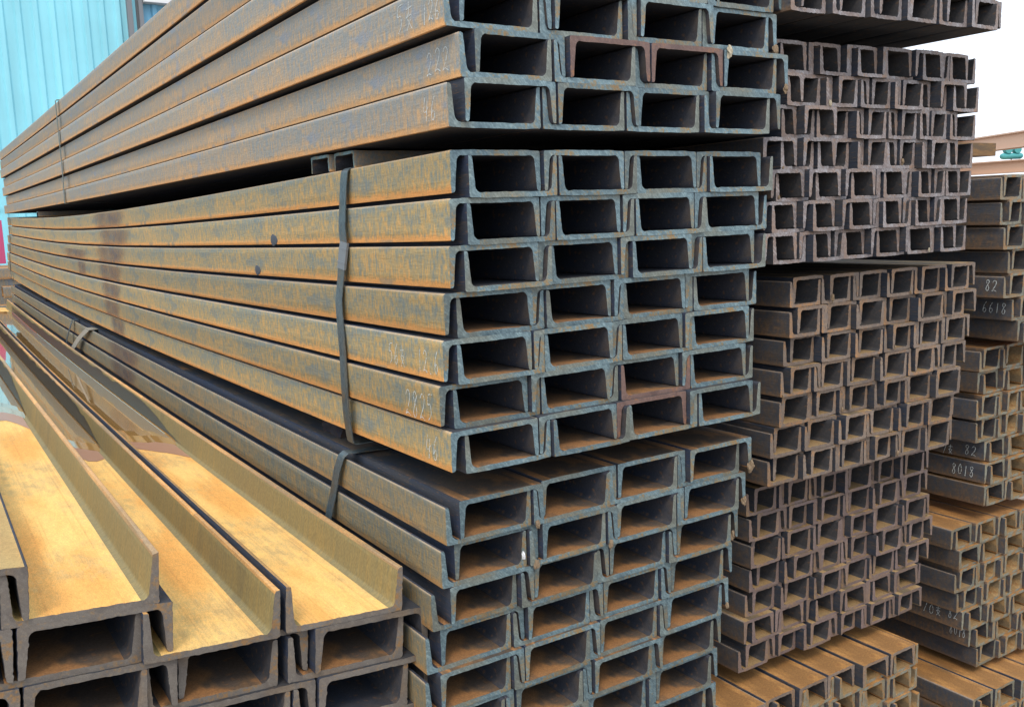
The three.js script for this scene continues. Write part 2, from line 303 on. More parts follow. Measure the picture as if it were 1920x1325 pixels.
bundle({ ...SLIM, id: 'B2', seed: 12, top: -0.207, H: 0.0516, z: -0.055, mat: 'B2', floor: (i) => i > 1 ? floorBm : null, deck: () => floorBm, look: 'tan-rusted slim', called: 'middle rear bundle', group: 'channels in the middle bundle of the rear stack',
  rows: rb([1.1959, 1.1943, 1.1927, 1.1793, 1.1675, 1.1489, 1.1472], [0.019, 0.021, 0.02, 0.023, 0.019, 0.021, 0.02], ['up', 'up', 'up', 'up', 'up', 'up', 'up']) });
bundle({ ...SLIM, id: 'B1', seed: 11, top: -0.592, H: 0.0492, z: -0.115, type: 'slimlow', mat: 'B1', floor: () => floorBm, deck: () => floorBm, look: 'purple-brown slim', called: 'lower rear bundle', group: 'channels in the lower bundle of the rear stack',
  rows: rb([1.16, 1.1661, 1.1618, 1.1732, 1.1619, 1.1524, 1.1377], [0.02, 0.022, 0.019, 0.024, 0.019, 0.022, 0.02], ['up', 'up', 'up', 'up', 'up', 'down', 'up']) });
bundle({ ...SLIM, id: 'B0', seed: 10, top: -0.973, H: 0.0507, z: -0.063, mat: 'B2', floor: () => floorBm, deck: () => floorA0, look: 'tan-rusted slim', called: 'bottom rear bundle', group: 'channels in the bottom bundle of the rear stack',
  rows: rb([1.0703, 1.0671, 1.065, 1.065, 1.065, 1.065], [0.02, 0.021, 0.02, 0.02, 0.02, 0.02], ['down', 'down', 'down', 'down', 'down', 'down']), show: (i, k, d) => i === 0 && d });

// ---------------------------------------------------------------- far right stack: slim channels with their sides in view
const FAR = { ...SLIM, floor: () => floorBm, deck: () => floorA0, cols: 4, mat: 'D', look: 'dark-sided slim', jz: 0.012, show: (i, k, d, lead) => k === 0 && lead };
const fl = (xs, f, o, z) => r7(xs, f, o, z);
bundle({ ...FAR, id: 'D3', seed: 23, top: -0.0375, H: 0.0507, z: -0.04, called: 'upper bundle far right', group: 'side channels of the far right upper bundle', rows: fl([1.2915, 1.2973, 1.3071, 1.3309, 1.3152, 1.3575, 1.3805], ['up', 'up', 'up', 'up', 'up', 'up', 'down'], 0.022) });
bundle({ ...FAR, id: 'D2', seed: 22, top: -0.406, H: 0.0522, z: -0.10, called: 'middle bundle far right', group: 'side channels of the far right middle bundle', rows: fl([1.345, 1.349, 1.332, 1.3375, 1.3778, 1.3774, 1.3793], ['up', 'down', 'up', 'up', 'down', 'down', 'down'], [0.02, 0.02, 0.03, 0.03, 0.02, 0.02, 0.02]) });
bundle({ ...FAR, id: 'D1', seed: 21, top: -0.804, H: 0.0512, z: -0.11, called: 'lower bundle far right', group: 'side channels of the far right lower bundle', rows: fl([1.281, 1.305, 1.3015, 1.3195, 1.338, 1.372, 1.400], ['down', 'down', 'up', 'up', 'down', 'down', 'up'], 0.02) });
bundle({ ...FAR, id: 'D0', seed: 20, top: -1.182, H: 0.0507, z: -0.05, called: 'bottom bundle far right', group: 'side channels of the far right bottom bundle', rows: fl([1.292, 1.292, 1.292], 'down', 0.02), show: (i, k, d, lead) => i === 0 && d && k < 3 });

// ---------------------------------------------------------------- near left stack: heavy channels, tipped a little to the right
{
  const th = -0.075, X0 = -0.378, Y0 = -0.5165, H = 0.069, Z = -0.065;
  const at = (x, lv) => [x, Y0 + (x - X0) * th - lv * H];
  const put = (x, lv, down, z, look, bright, v, deck) => {
    const [px, py] = at(x, lv), d = T.heavy.d, ty = bright ? 'heavy' : 'heavyin';
    const o = down ? d + 0.0003 : 0;
    return channel({ type: ty, down, x: px - Math.sin(th) * o, y: py + o, z: Z + z, sag: 0.02, v, roll: th, floor: bright ? webCm : floorAm, deck: deck ?? (bright ? litTip : null), mat: bright ? MAT.C[v % 3] : MAT.Cin[v % 2], name: 'heavy_steel_channel', category: 'heavy channel', group: 'heavy channels in the near left stack', label: look });
  };
  found.U1 = put(-0.541, 0, false, 0, 'highest upturned ochre heavy channel in the near left stack, orange web dry in front', true, 0);
  found.U2 = put(-0.404, 1, false, 0.006, 'middle upturned ochre heavy channel between the two other open ones, near left stack', true, 1);
  found.U3 = put(-0.2325, 1, false, 0, 'upturned ochre heavy channel beside the long front stack, right edge of the near left stack', true, 2);
  put(-0.6765, 0, true, 0.004, 'downturned heavy channel at the frame edge, one flange resting in the highest open channel', false, 1, inner(webC, 0.9));
  put(-0.7075, 0, false, 0, 'upturned heavy channel at the left frame edge under the downturned one', true, 3);
  put(-0.698, 1, true, 0, 'downturned heavy channel at the left frame edge, second layer of the near left stack', false, 2);
  put(-0.7315, 1, false, 0, 'upturned heavy channel at the left frame edge, second layer of the near left stack', false, 3);
  put(-0.5315, 1, true, 0, 'downturned heavy channel carrying the highest open channel, near left stack', false, 0);
  put(-0.565, 1, false, -0.004, 'upturned heavy channel boxed under the highest open channel pair, near left stack', false, 1);
  put(-0.3655, 2, true, -0.014, 'downturned heavy channel carrying the middle open channel, near left stack', false, 2);
  put(-0.408, 2, false, -0.006, 'upturned heavy channel boxed under the middle open channel, near left stack', false, 3);
  put(-0.199, 2, true, 0.002, 'downturned heavy channel carrying the open channel beside the front stack', false, 1);
  put(-0.2335, 2, false, -0.004, 'upturned heavy channel boxed under the open channel beside the front stack', false, 2);
  put(-0.532, 2, true, 0, 'downturned heavy channel, left one of the lowest layer in view, near left stack', false, 3);
  put(-0.566, 2, false, 0, 'upturned heavy channel, left one of the lowest layer in view, near left stack', false, 0);
  put(-0.199, 3, true, 0.002, 'downturned heavy channel at the bottom frame edge, right column of the near left stack', false, 0);
  put(-0.365, 3, true, 0, 'downturned heavy channel at the bottom frame edge, middle column of the near left stack', false, 1);
  for (let lv = 2; lv < 12; lv++) for (let k = 0; k < 4; k++) for (const dn of [true, false]) {
    if (lv === 2 && k > 0) continue; if (lv === 3 && dn && k > 1) continue;
    const [px, py] = at((dn ? -0.698 : -0.732) + k * 0.1665, lv), o = dn ? T.heavy.d + 0.0003 : 0; if (py < -1.3) continue;
    spareAt('heavy', 'heavyin', dn, px - Math.sin(th) * o, py + o, Z, th);
  }
}
// the channels of the stacks that hardly show
for (const [kind, type, mats, name, label] of [
  ['wide', 'wide', [...MAT.A1[0], innerAm[0]], 'wide_channel_remainder', 'rest of the wide channels, out of view inside and under the front stack'],
  ['slim', 'slimlow', [MAT.D[0][0], floorBm, MAT.D[0][2], floorA0], 'slim_channel_remainder', 'inner slim channels of the far right and bottom rear bundles'],
  ['heavy', 'heavyin', [...MAT.Cin[0], innerAm[0]], 'heavy_channel_remainder', 'lower heavy channels of the near left stack'],
]) {
  const g = shapes(type, false, 0, 0), parts = [g.web, g.left, g.right];
  const bufs = [[], [], [], []], uv = [[], [], [], []], nn = [[], [], [], []];       // join the three, keeping the outside / inside / cut runs
  for (const p of parts) for (const r of p.groups) { const at = (n, k) => Array.from(p.getAttribute(n).array.subarray(r.start * k, (r.start + r.count) * k)); bufs[r.materialIndex].push(...at('position', 3)); nn[r.materialIndex].push(...at('normal', 3)); uv[r.materialIndex].push(...at('uv', 2)); }
  const geo = new THREE.BufferGeometry();
  geo.setAttribute('position', new THREE.Float32BufferAttribute(bufs.flat(), 3)); geo.setAttribute('normal', new THREE.Float32BufferAttribute(nn.flat(), 3)); geo.setAttribute('uv', new THREE.Float32BufferAttribute(uv.flat(), 2));
  let s = 0; bufs.forEach((b, i) => { geo.addGroup(s, b.length / 3, i); s += b.length / 3; });
  const im = new THREE.InstancedMesh(geo, mats, spare[kind].length); spare[kind].forEach((m, i) => im.setMatrixAt(i, m));
  im.name = name; im.castShadow = im.receiveShadow = true; tag(im, label, 'steel channels', null, 'stuff'); scene.add(im);
}

// ---------------------------------------------------------------- chalk marks on the flanges
const GLYPH = {
  1: [[[0.5, 1], [0.45, 0]]], 2: [[[0.1, 0.8], [0.4, 1], [0.75, 0.85], [0.6, 0.5], [0.1, 0.05], [0.4, 0.12], [0.9, 0]]],
  3: [[[0.1, 0.9], [0.5, 1], [0.75, 0.8], [0.4, 0.55], [0.8, 0.35], [0.5, 0], [0.1, 0.1]]],
  4: [[[0.3, 1], [0.1, 0.45], [0.45, 0.4], [0.85, 0.6]], [[0.7, 0.85], [0.5, 0]]], 5: [[[0.85, 1], [0.3, 0.95], [0.2, 0.6], [0.6, 0.6], [0.7, 0.25], [0.3, 0]]],
  6: [[[0.7, 1], [0.3, 0.6], [0.2, 0.15], [0.5, 0], [0.75, 0.25], [0.45, 0.42], [0.22, 0.25]]],
  8: [[[0.75, 0.85], [0.4, 1], [0.2, 0.8], [0.7, 0.3], [0.5, 0], [0.2, 0.15], [0.35, 0.45], [0.75, 0.85]]], 0: [[[0.5, 1], [0.2, 0.6], [0.3, 0.1], [0.65, 0.05], [0.8, 0.5], [0.5, 1]]],
  7: [[[0.1, 0.9], [0.8, 1], [0.4, 0]]], '.': [[[0.4, 0.05], [0.6, 0]]],
  b: [[[0.15, 0.75], [0.9, 0.8]], [[0.5, 1], [0.5, 0.6], [0.2, 0.45], [0.85, 0.5], [0.3, 0]], [[0.35, 0.4], [0.95, 0]]],   // the character for a count of bars
  L: [[[0.2, 1], [0.3, 0.5], [0.25, 0.05], [0.6, 0.15], [0.95, 0]]],
};
const chalkM = std({ color: new THREE.Color().setRGB(0.62, 0.66, 0.64), roughness: 1 });
function chalk(host, txt, z0, z1, y0, y1, x, seed, wdt = 0.0013) {
  const R = rng(seed), pos = [], n = txt.length, cw = (z1 - z0) / n;
  [...txt].forEach((ch, i) => {
    const G = GLYPH[ch]; if (!G) return;
    const jx = (R() - 0.5) * 0.1, jy = (R() - 0.5) * 0.12, sl = 0.12;
    for (const st of G) {
      const cv = new THREE.CatmullRomCurve3(st.map(([a, b]) => new THREE.Vector3(0, y0 + (b * 0.92 + 0.04 + jy) * (y1 - y0), z0 + (i + 0.08 + 0.84 * (a + jx + sl * (b - 0.5))) * cw)), false, 'catmullrom', 0.5);
      const N = Math.max(6, Math.round(cv.getLength() / 0.0012)), P = cv.getPoints(N);
      for (let k = 0; k < N; k++) {
        if (R() < 0.10) continue;
        const a = P[k], b = P[k + 1], t = b.clone().sub(a).normalize(), w = wdt * (0.35 + 0.5 * R()), nY = t.z * w / 2 * 1, nZ = -t.y * w * 1.2 / 2;
        pos.push(x, a.y - nY, a.z - nZ, x, b.y - nY, b.z - nZ, x, b.y + nY, b.z + nZ, x, a.y - nY, a.z - nZ, x, b.y + nY, b.z + nZ, x, a.y + nY, a.z + nZ);
      }
    }
  });
  const g = new THREE.BufferGeometry(); g.setAttribute('position', new THREE.Float32BufferAttribute(pos, 3)); g.computeVertexNormals();
  g.translate(-host.position.x, -host.position.y, -host.position.z);
  mesh('chalk_mark', g, chalkM, host);
}
const ch = (key, txt, z0, z1, y0, y1, seed, w) => { const h = found[key]; if (h) chalk(h, txt, z0, z1, y0, y1, h.position.x - 0.0005, seed, w); };
ch('A2,4,0,n', '56b', -0.164, -0.110, -0.284, -0.252, 1); ch('A2,4,0,n', '12.6', -0.073, -0.012, -0.285, -0.253, 2);
ch('A2,5,0,n', '2825', -0.111, -0.026, -0.349, -0.310, 3); ch('A2,6,0,n', '46', -0.068, -0.030, -0.404, -0.368, 4);
ch('A3,4,0,u', '5b', -0.114, -0.062, 0.153, 0.190, 5); ch('A3,4,0,u', '126', -0.040, 0.010, 0.154, 0.180, 6);
ch('A3,5,0,u', '222', -0.064, -0.002, 0.096, 0.127, 7); ch('A3,6,0,u', '46', -0.044, -0.008, 0.036, 0.067, 8);
ch('D3,4,0,u', '82', -0.078, -0.050, -0.278, -0.253, 9, 0.0018); ch('D3,5,0,u', '6618', -0.108, -0.052, -0.329, -0.304, 10, 0.0018);
ch('D2,4,0,n', '82', -0.146, -0.116, -0.655, -0.631, 11, 0.0018); ch('D2,4,0,n', '7b', -0.202, -0.172, -0.662, -0.638, 16, 0.0018); ch('D2,5,0,n', '8018', -0.176, -0.120, -0.705, -0.679, 12, 0.0018);
ch('D1,4,0,n', '70b', -0.212, -0.162, -1.040, -1.014, 13, 0.0018); ch('D1,4,0,n', '82', -0.146, -0.120, -1.034, -1.008, 14, 0.0018); ch('D1,5,0,n', '8018', -0.162, -0.120, -1.088, -1.06, 15, 0.0018);

// ---------------------------------------------------------------- wet stains down the sides of the front stack
{
  const alpha = tex(64, 64, (u, v) => { const e = ss(0, 0.34, u + (vn(u * 3, v * 5, 3, 5, 301) - 0.5) * 0.15) * ss(1, 0.68, u + (vn(u * 3, v * 5, 3, 5, 302) - 0.5) * 0.2), k = 255 * e * (0.55 + 0.45 * vn(u * 9, v * 3, 9, 3, 303)) * 0.46; return [k, k, k]; }, false);
  const m = std({ color: new THREE.Color().setRGB(0.15, 0.075, 0.08), alphaMap: alpha, transparent: true, roughness: 0.6 });
  const stain = (key, z0, z1, f0 = 0.03, f1 = 0.97) => {
    const h = found[key]; if (!h) return; const s = (key.startsWith('A2') ? 0.034 : 0.0155), L = 6.25, b = 0.053, N = 6, g = new THREE.PlaneGeometry(z1 - z0, b * (f1 - f0), N, 1).rotateY(-Math.PI / 2);
    const p = g.getAttribute('position');
    g.translate(-0.0006, b * (f0 + f1) / 2, (z0 + z1) / 2);
    for (let i = 0; i < p.count; i++) p.setY(i, p.getY(i) - s * Math.sin(Math.PI * -p.getZ(i) / L));
    mesh('water_stain', g, m, h);
  };
  stain('A2,0,0,n', -2.75, -2.05); stain('A2,1,0,n', -2.65, -1.98); stain('A2,2,0,n', -3.55, -2.8, 0.03, 0.7); stain('A2,2,0,n', -2.7, -2.05); stain('A2,3,0,n', -2.62, -2.1); stain('A2,3,0,n', -3.1, -2.85);
  stain('A2,4,0,n', -2.55, -2.12); stain('A2,5,0,n', -2.5, -2.15); stain('A2,6,0,n', -2.45, -2.15); stain('A1,0,0,u', -2.55, -1.9); stain('A1,1,0,u', -2.5, -1.95);
}

// ---------------------------------------------------------------- rain water standing in the open heavy channels
{
  const water = new THREE.MeshPhysicalMaterial({ color: new THREE.Color().setRGB(0.44, 0.25, 0.085), roughness: 0.05, metalness: 0, clearcoat: 1, clearcoatRoughness: 0.02, ior: 1.33 });
  const damp = std({ color: new THREE.Color().setRGB(0.42, 0.22, 0.14), roughness: 0.3 });
  const wet = std({ color: new THREE.Color().setRGB(0.06, 0.052, 0.04), roughness: 0.4 });
  const t = T.heavy, L = t.len, sag = (z) => 0.02 * Math.sin(Math.PI * -z / L), th = -0.075;
  const sheet = (x0, x1, zf, zb, lift, seed, fring) => {
    const R = rng(seed), pos = [], M = 8, N = 22;
    const pt = (i, k) => { const u = i >= M ? 1 : i / (M - 1) * 0.99, rise = fring < 0.12 && i >= M ? 0.0032 : 0, x = x0 + (x1 - x0) * u, front = zf + fring * (vn(u * 4, 0.5, 64, 4, seed) - 0.5) - fring * 1.6 * (1 - u), z = front + (zb - front) * Math.pow(k / N, 2), lk = 0.0009 + (lift - 0.0009) * Math.min(1, (front - z) / 0.10); return [x, t.d + lk + rise * Math.min(1, (front - z) / 0.05) - sag(z), z]; };
    for (let k = 0; k < N; k++) for (let i = 0; i < M; i++) { const a = pt(i, k), b = pt(i + 1, k), c = pt(i + 1, k + 1), d = pt(i, k + 1); pos.push(...a, ...b, ...c, ...a, ...c, ...d); }
    const g = new THREE.BufferGeometry(); g.setAttribute('position', new THREE.Float32BufferAttribute(pos, 3)); g.computeVertexNormals(); return g;
  };
  const band = (zf, zb, seed) => {        // the dark wet band on the inner face of the right flange
    const pos = [], N = 90; const y0 = t.d + 0.0056, xi = (y) => t.w - (t.tr + (t.tt - t.tr) * (y - t.d - t.r) / (t.b - t.d - t.r)) - 0.0006;
    const top = (z) => { const q = (zf - z); return y0 + (t.b - y0 - 0.004) * ss(0, 0.5, q) * (0.74 + 0.22 * vn(-z * 9, 1, 128, 4, seed) + 0.16 * vn(-z * 90, 1, 1024, 4, seed + 1)) * (1 - 0.25 * ss(1.5, 4, q)); };
    for (let k = 0; k < N; k++) { const z0 = zf + (zb - zf) * Math.pow(k / N, 1.5), z1 = zf + (zb - zf) * Math.pow((k + 1) / N, 1.5), a = top(z0), b = top(z1); const A = [xi(y0), y0 - sag(z0), z0], B = [xi(y0), y0 - sag(z1), z1], C = [xi(b), b - sag(z1), z1], D = [xi(a), a - sag(z0), z0]; pos.push(...A, ...B, ...C, ...A, ...C, ...D); }
    const g = new THREE.BufferGeometry(); g.setAttribute('position', new THREE.Float32BufferAttribute(pos, 3)); g.computeVertexNormals(); return g;
  };
  for (const [key, zf, seed, lab] of [['U3', -1.18, 401, 'brown rain puddle in the open channel beside the long front stack'], ['U2', -1.20, 402, 'brown rain puddle in the middle open channel of the near left stack'], ['U1', -1.36, 403, 'brown rain puddle in the highest open channel at the left frame edge']]) {
    const h = found[key]; if (!h) continue;
    const p = mesh('rain_puddle', sheet(t.tr + 0.0012, t.w - t.tr - 0.0012, zf, -5.6, 0.006, seed, 0.10), water);
    p.position.copy(h.position); p.rotation.z = th; tag(p, lab, 'puddle', 'rain puddles in the heavy channels');
    mesh('damp_patch', sheet(t.tr + t.r, t.w - t.tr - t.r, zf + 0.13, zf - 0.3, 0.0012, seed + 9, 0.16), damp, h);
    mesh('wet_stain', band(zf + 0.03, -5.6, seed), wet, h);
  }
}

// ---------------------------------------------------------------- torch slag, paint and tape on the ends
{
  const R = rng(77), slagM = std({ color: tint(0.22, 1, 0.70, 0.42), roughness: 0.95 }), white = std({ color: tint(0.75), roughness: 0.8 }), tape = std({ color: tint(0.42, 1, 0.86, 0.6), roughness: 0.6 });
  const lump = (r) => { const g = new THREE.IcosahedronGeometry(r, 2), p = g.getAttribute('position'), sd = Math.floor(R() * 999); for (let i = 0; i < p.count; i++) { const k = 0.45 + 1.0 * vn(p.getX(i) / r * 2.4 + 9, p.getY(i) / r * 2.4 + 9 + p.getZ(i) / r * 1.7, 99, 99, sd); p.setXYZ(i, p.getX(i) * k * 0.8, p.getY(i) * k * 1.5, p.getZ(i) * k * 0.7); } g.computeVertexNormals(); return g; };
  const put = (key, n, x, y, r, m = slagM) => { const h = found[key]; if (h) mesh(n, lump(r).translate(x, y, 0.001), m, h); };
  const w = T.wide.w, b = T.wide.b;
  put('A1,0,3,n', 'slag_lump', w - 0.003, 0.004, 0.007); put('A1,1,3,n', 'slag_lump', w - 0.005, 0.004, 0.005); put('A1,2,3,n', 'slag_lump', w - 0.014, 0.006, 0.006);
  put('A1,4,3,n', 'slag_lump', w - 0.004, 0.003, 0.0045); put('A1,0,1,u', 'slag_lump', 0.006, 0.002, 0.0045); put('A1,1,1,u', 'slag_lump', 0.01, 0.003, 0.005); put('A1,1,2,u', 'slag_lump', 0.004, 0.002, 0.0045);
  put('A1,1,0,u', 'paint_blob', w - 0.006, 0.018, 0.004, white); put('A3,4,3,n', 'slag_lump', w - 0.004, 0.0, 0.006); put('A3,5,3,n', 'tape_scrap', 0.010, b - 0.003, 0.006, tape); put('A3,5,3,n', 'slag_lump', w - 0.006, 0.002, 0.005);
  for (let i = 0; i < 7; i++) for (let k = 0; k < 6; k++) for (const id of ['B3', 'B2', 'B1']) if (R() < 0.10) put(`${id},${i},${k},${R() < 0.5 ? 'n' : 'u'}`, 'slag_lump', R() < 0.5 ? 0.005 + R() * 0.004 : 0.068 + R() * 0.006, R() * 0.008, 0.002 + R() * 0.0022, id === 'B3' && R() < 0.4 ? tape : slagM);
}

// ---------------------------------------------------------------- behind: shed wall, pink hoarding, beams on the ground, crane
{
  const shed = thing('corrugated_shed', 'pale cyan corrugated steel shed behind the far end of the front stack', 'shed', [0, -1.36, -12]);
  const n = tex(256, 256, (u, v) => { const a = fb(u, v, 4, 6, 601, 4), b = fb(u, v, 40, 3, 602, 2), k = 0.9 + 0.1 * a + 0.06 * b; const seam = 0.93 + 0.07 * ss(0.0, 0.02, Math.abs(v - 0.5)); const d = k * seam * (0.93 + 0.1 * fb(u, v, 30, 2, 605, 2)); return [148 * d, 220 * d, 232 * d]; });
  const sheetM = std({ map: n, roughness: 0.55 }), col = std({ color: tint(0.19, 1, 1.05, 1.1), roughness: 0.8 }), blue = std({ color: tint(1, 0.2, 0.4, 0.62), roughness: 0.5 }), pale = std({ color: tint(0.7), roughness: 0.7 });
  const rib = (x0, x1, y0, y1) => {         // trapezoid sheet, 0.19 m pitch
    const P = [], pitch = 0.19; for (let x = x0; x < x1 - 0.01; x += pitch) P.push([x, 0], [x + 0.10, 0], [x + 0.12, 0.028], [x + 0.17, 0.028]); P.push([x1, 0]);
    const pos = [], uv = []; for (let i = 0; i + 1 < P.length; i++) { const [a, za] = P[i], [b, zb] = P[i + 1]; pos.push(a, y0, za, b, y0, zb, b, y1, zb, a, y0, za, b, y1, zb, a, y1, za); uv.push(a / 3, y0 / 3, b / 3, y0 / 3, b / 3, y1 / 3, a / 3, y0 / 3, b / 3, y1 / 3, a / 3, y1 / 3); }
    const g = new THREE.BufferGeometry(); g.setAttribute('position', new THREE.Float32BufferAttribute(pos, 3)); g.setAttribute('uv', new THREE.Float32BufferAttribute(uv, 2)); g.computeVertexNormals(); return g;
  };
  mesh('wall_sheet', rib(-9.02, 2.04, 0, 5.4), sheetM, shed);
  mesh('wall_sheet', rib(2.26, 2.64, 0, 4.08), std({ color: tint(1, 0.16, 0.42, 0.60), roughness: 0.5 }), shed);
  mesh('column', mergeGeometries([box(2.06, 2.12, 0, 5.4, -0.10, 0.09), box(2.20, 2.25, 0, 5.4, -0.10, 0.09), box(2.12, 2.20, 0, 5.4, -0.02, 0.01)]), col, shed);
  mesh('roof_edge', mergeGeometries([box(2.26, 2.71, 4.085, 4.14, -0.4, 0.14), box(-9.02, 2.055, 5.41, 5.5, -0.4, 0.14)]), pale, shed);
  mesh('side_wall', box(-9.02, 2.64, 0, 4.05, -6.1, -0.12), sheetM, shed);
  const pink = thing('pink_hoarding', 'bright pink hoarding just past the far end of the front stack', 'hoarding', [0, -1.36, -8.4]);
  mesh('panel', box(-2.6, 0.12, 0.98, 1.36, -0.02, 0.02), std({ color: tint(1, 0.50, 0.07, 0.17), roughness: 0.6 }), pink);
  for (const x of [-2.4, -1.2, 0.02]) mesh('post', box(x, x + 0.05, 0, 0.985, -0.024, 0.024), std({ color: tint(0.4), roughness: 0.6 }), pink);
  const t = T.beam = { w: 0.16, b: 0.085, d: 0.009, tr: 0.013, tt: 0.009, r: 0.01, len: 3, jag: 0.001, jagz: 0.001, uin: 2.4, ufix: true, n: 4, zs: [0, -0.002, -0.01, -1] };
  const g = shapes('beam', true, 0, 0);
  for (const [x, y, z, lab] of [[-0.04, -0.46, -7.3, 'rust-brown channel lying across on the pile past the far end of the front stack, upper'], [-0.02, -0.60, -7.22, 'rust-brown channel lying across on the pile past the far end of the front stack, middle'], [-0.05, -0.745, -7.26, 'rust-brown channel lying across on the pile past the far end of the front stack, lower']]) {
    const o = thing('cross_channel', lab, 'cross channel', [x, y, z], 'rusty channels piled across past the far end'); o.rotation.y = -Math.PI / 2;
    const mm = [side(sideA3, 0.9), floorA0, MAT.Cin[0][2], floorA0]; for (const [n2, k] of [['web', 'web'], ['flange', 'left'], ['flange', 'right']]) mesh(n2, g[k], mm, o);
  }
  const bin = thing('rusty_skip', 'rust-brown steel skip past the far end of the front stack', 'skip', [-1.2, -1.36, -7.9]);
  mesh('body', box(-1.9, 1.42, 0.05, 0.92, -0.3, 0.3), side(sideA3, 0.75), bin); mesh('rim', box(-1.94, 1.46, 0.922, 0.97, -0.34, 0.34), floorA0, bin); for (const x of [-1.7, 1.1]) mesh('foot', box(x, x + 0.12, 0, 0.048, -0.28, 0.28), col, bin);
  const pile = mesh('concrete_sleeper', mergeGeometries([box(2.3, 2.6, -1.36, -0.747, -7.42, -7.27), box(0.3, 0.6, -1.36, -0.747, -7.42, -7.27)]), pale); tag(pile, 'concrete blocks carrying the cross pile past the far end', 'support');
  const cr = std({ color: tint(1, 0.62, 0.40, 0.27), roughness: 0.7 });
  const gantry = thing('gantry_crane', 'hazy orange gantry crane beams beyond the right-hand stacks', 'gantry crane');
  const beam = (ax, az, bx, bz, y0, y1, m, nm) => { const l = Math.hypot(bx - ax, bz - az), geo = mergeGeometries([box(-l / 2, l / 2, y0, y1, -0.1, 0.1), box(-l / 2, l / 2, y1 + 0.002, y1 + 0.03, -0.16, 0.16), box(-l / 2, l / 2, y0 - 0.03, y0 - 0.002, -0.16, 0.16)]); const o = mesh(nm, geo, m, gantry); o.position.set((ax + bx) / 2, 0, (az + bz) / 2); o.rotation.y = -Math.atan2(bz - az, bx - ax); return o; };
  const ex = (a, b, k) => [a[0] + (b[0] - a[0]) * k, a[1] + (b[1] - a[1]) * k];
  let a = [18.93, -10.68], b = [18.01, -9.19]; beam(...ex(a, b, -4), ...ex(a, b, 4), 0.87, 1.12, cr, 'main_beam');
  a = [20.46, -11.4]; b = [20.26, -10.4]; beam(...ex(a, b, -9), ...ex(a, b, 8), 0.44, 0.66, cr, 'runway_beam');
  mesh('leg', mergeGeometries([box(21.6, 21.8, -1.36, 0.84, -15.2, -15.0), box(15.4, 15.6, -1.36, 0.84, -5.1, -4.9)]), cr, gantry);
  const teal = std({ color: tint(1, 0.06, 0.30, 0.30), roughness: 0.6 }), tro = thing('crane_trolley', 'small teal hoist trolley hanging under the orange crane beam', 'trolley', [20.6, 0.79, -10.9]);
  tro.rotation.y = -0.54; tro.scale.setScalar(1.15);
  mesh('body', new THREE.CapsuleGeometry(0.06, 0.34, 4, 10).rotateZ(Math.PI / 2), teal, tro);
  mesh('drum', new THREE.CylinderGeometry(0.07, 0.07, 0.12, 12).rotateX(Math.PI / 2).translate(-0.08, 0.12, 0), teal, tro);
  mesh('drum', new THREE.CylinderGeometry(0.07, 0.07, 0.12, 12).rotateX(Math.PI / 2).translate(0.10, 0.12, 0), teal, tro);
  mesh('hook_block', mergeGeometries([new THREE.CylinderGeometry(0.012, 0.012, 0.10, 6).translate(0, -0.1, 0), new THREE.TorusGeometry(0.03, 0.01, 6, 12, 4.5).translate(0, -0.17, 0)]), col, tro);
  const plank = mesh('timber_plank', box(0, 0.50, 0, 0.030, -0.05, 0.0).translate(0, 0, 0), std({ map: deckTex, color: tint(0.9, 0.8, 0.95, 1.25), roughness: 0.95 })); plank.position.set(1.13, 0.0145, -0.25); tag(plank, 'grey timber plank end sticking out right of the upper rear bundle', 'plank');
}

// ---------------------------------------------------------------- steel straps
function strap(pts, half, thick, m, label, group, zt) {      // closed band through (x, y, z) points, wide along z
  const cv = new THREE.CatmullRomCurve3(pts.map((p) => new THREE.Vector3(...p)), false, 'catmullrom', 0.15), N = pts.length * 8, P = cv.getPoints(N), pos = [];
  const ring = P.map((p, i) => { const a = P[Math.max(0, i - 1)], b = P[Math.min(N, i + 1)], tx = b.x - a.x, ty = b.y - a.y, l = Math.hypot(tx, ty) || 1, nx = ty / l * thick / 2, ny = -tx / l * thick / 2; return [[p.x + nx, p.y + ny, p.z + half], [p.x - nx, p.y - ny, p.z + half], [p.x - nx, p.y - ny, p.z - half], [p.x + nx, p.y + ny, p.z - half]]; });
  for (let i = 0; i < N; i++) for (let k = 0; k < 4; k++) { const A = ring[i][k], B = ring[i][(k + 1) % 4], C = ring[i + 1][(k + 1) % 4], D = ring[i + 1][k]; pos.push(...A, ...B, ...C, ...A, ...C, ...D); }
  const g = new THREE.BufferGeometry(); g.setAttribute('position', new THREE.Float32BufferAttribute(pos, 3));
  const uv = []; for (let i = 0; i < pos.length; i += 3) uv.push(pos[i + 2] * 8, pos[i + 1] * 4 + pos[i] * 4); g.setAttribute('uv', new THREE.Float32BufferAttribute(uv, 2));
  const gg = toCreasedNormals(g, 0.6), o = mesh('steel_strap', gg, m); return tag(o, label, 'strap', group);
}
const strapTex = cutTex(501, [66, 76, 80], [110, 122, 124], [110, 88, 62], [44, 50, 54], 0.35, 0.0);
const strapM = std({ map: strapTex, roughness: 0.45, metalness: 0.2 }), strapR = std({ map: strapTex, roughness: 0.6, color: tint(1.5, 1.1, 1, 0.85) }), strapP = std({ color: tint(0.30, 1, 0.88, 0.68), roughness: 0.7 });
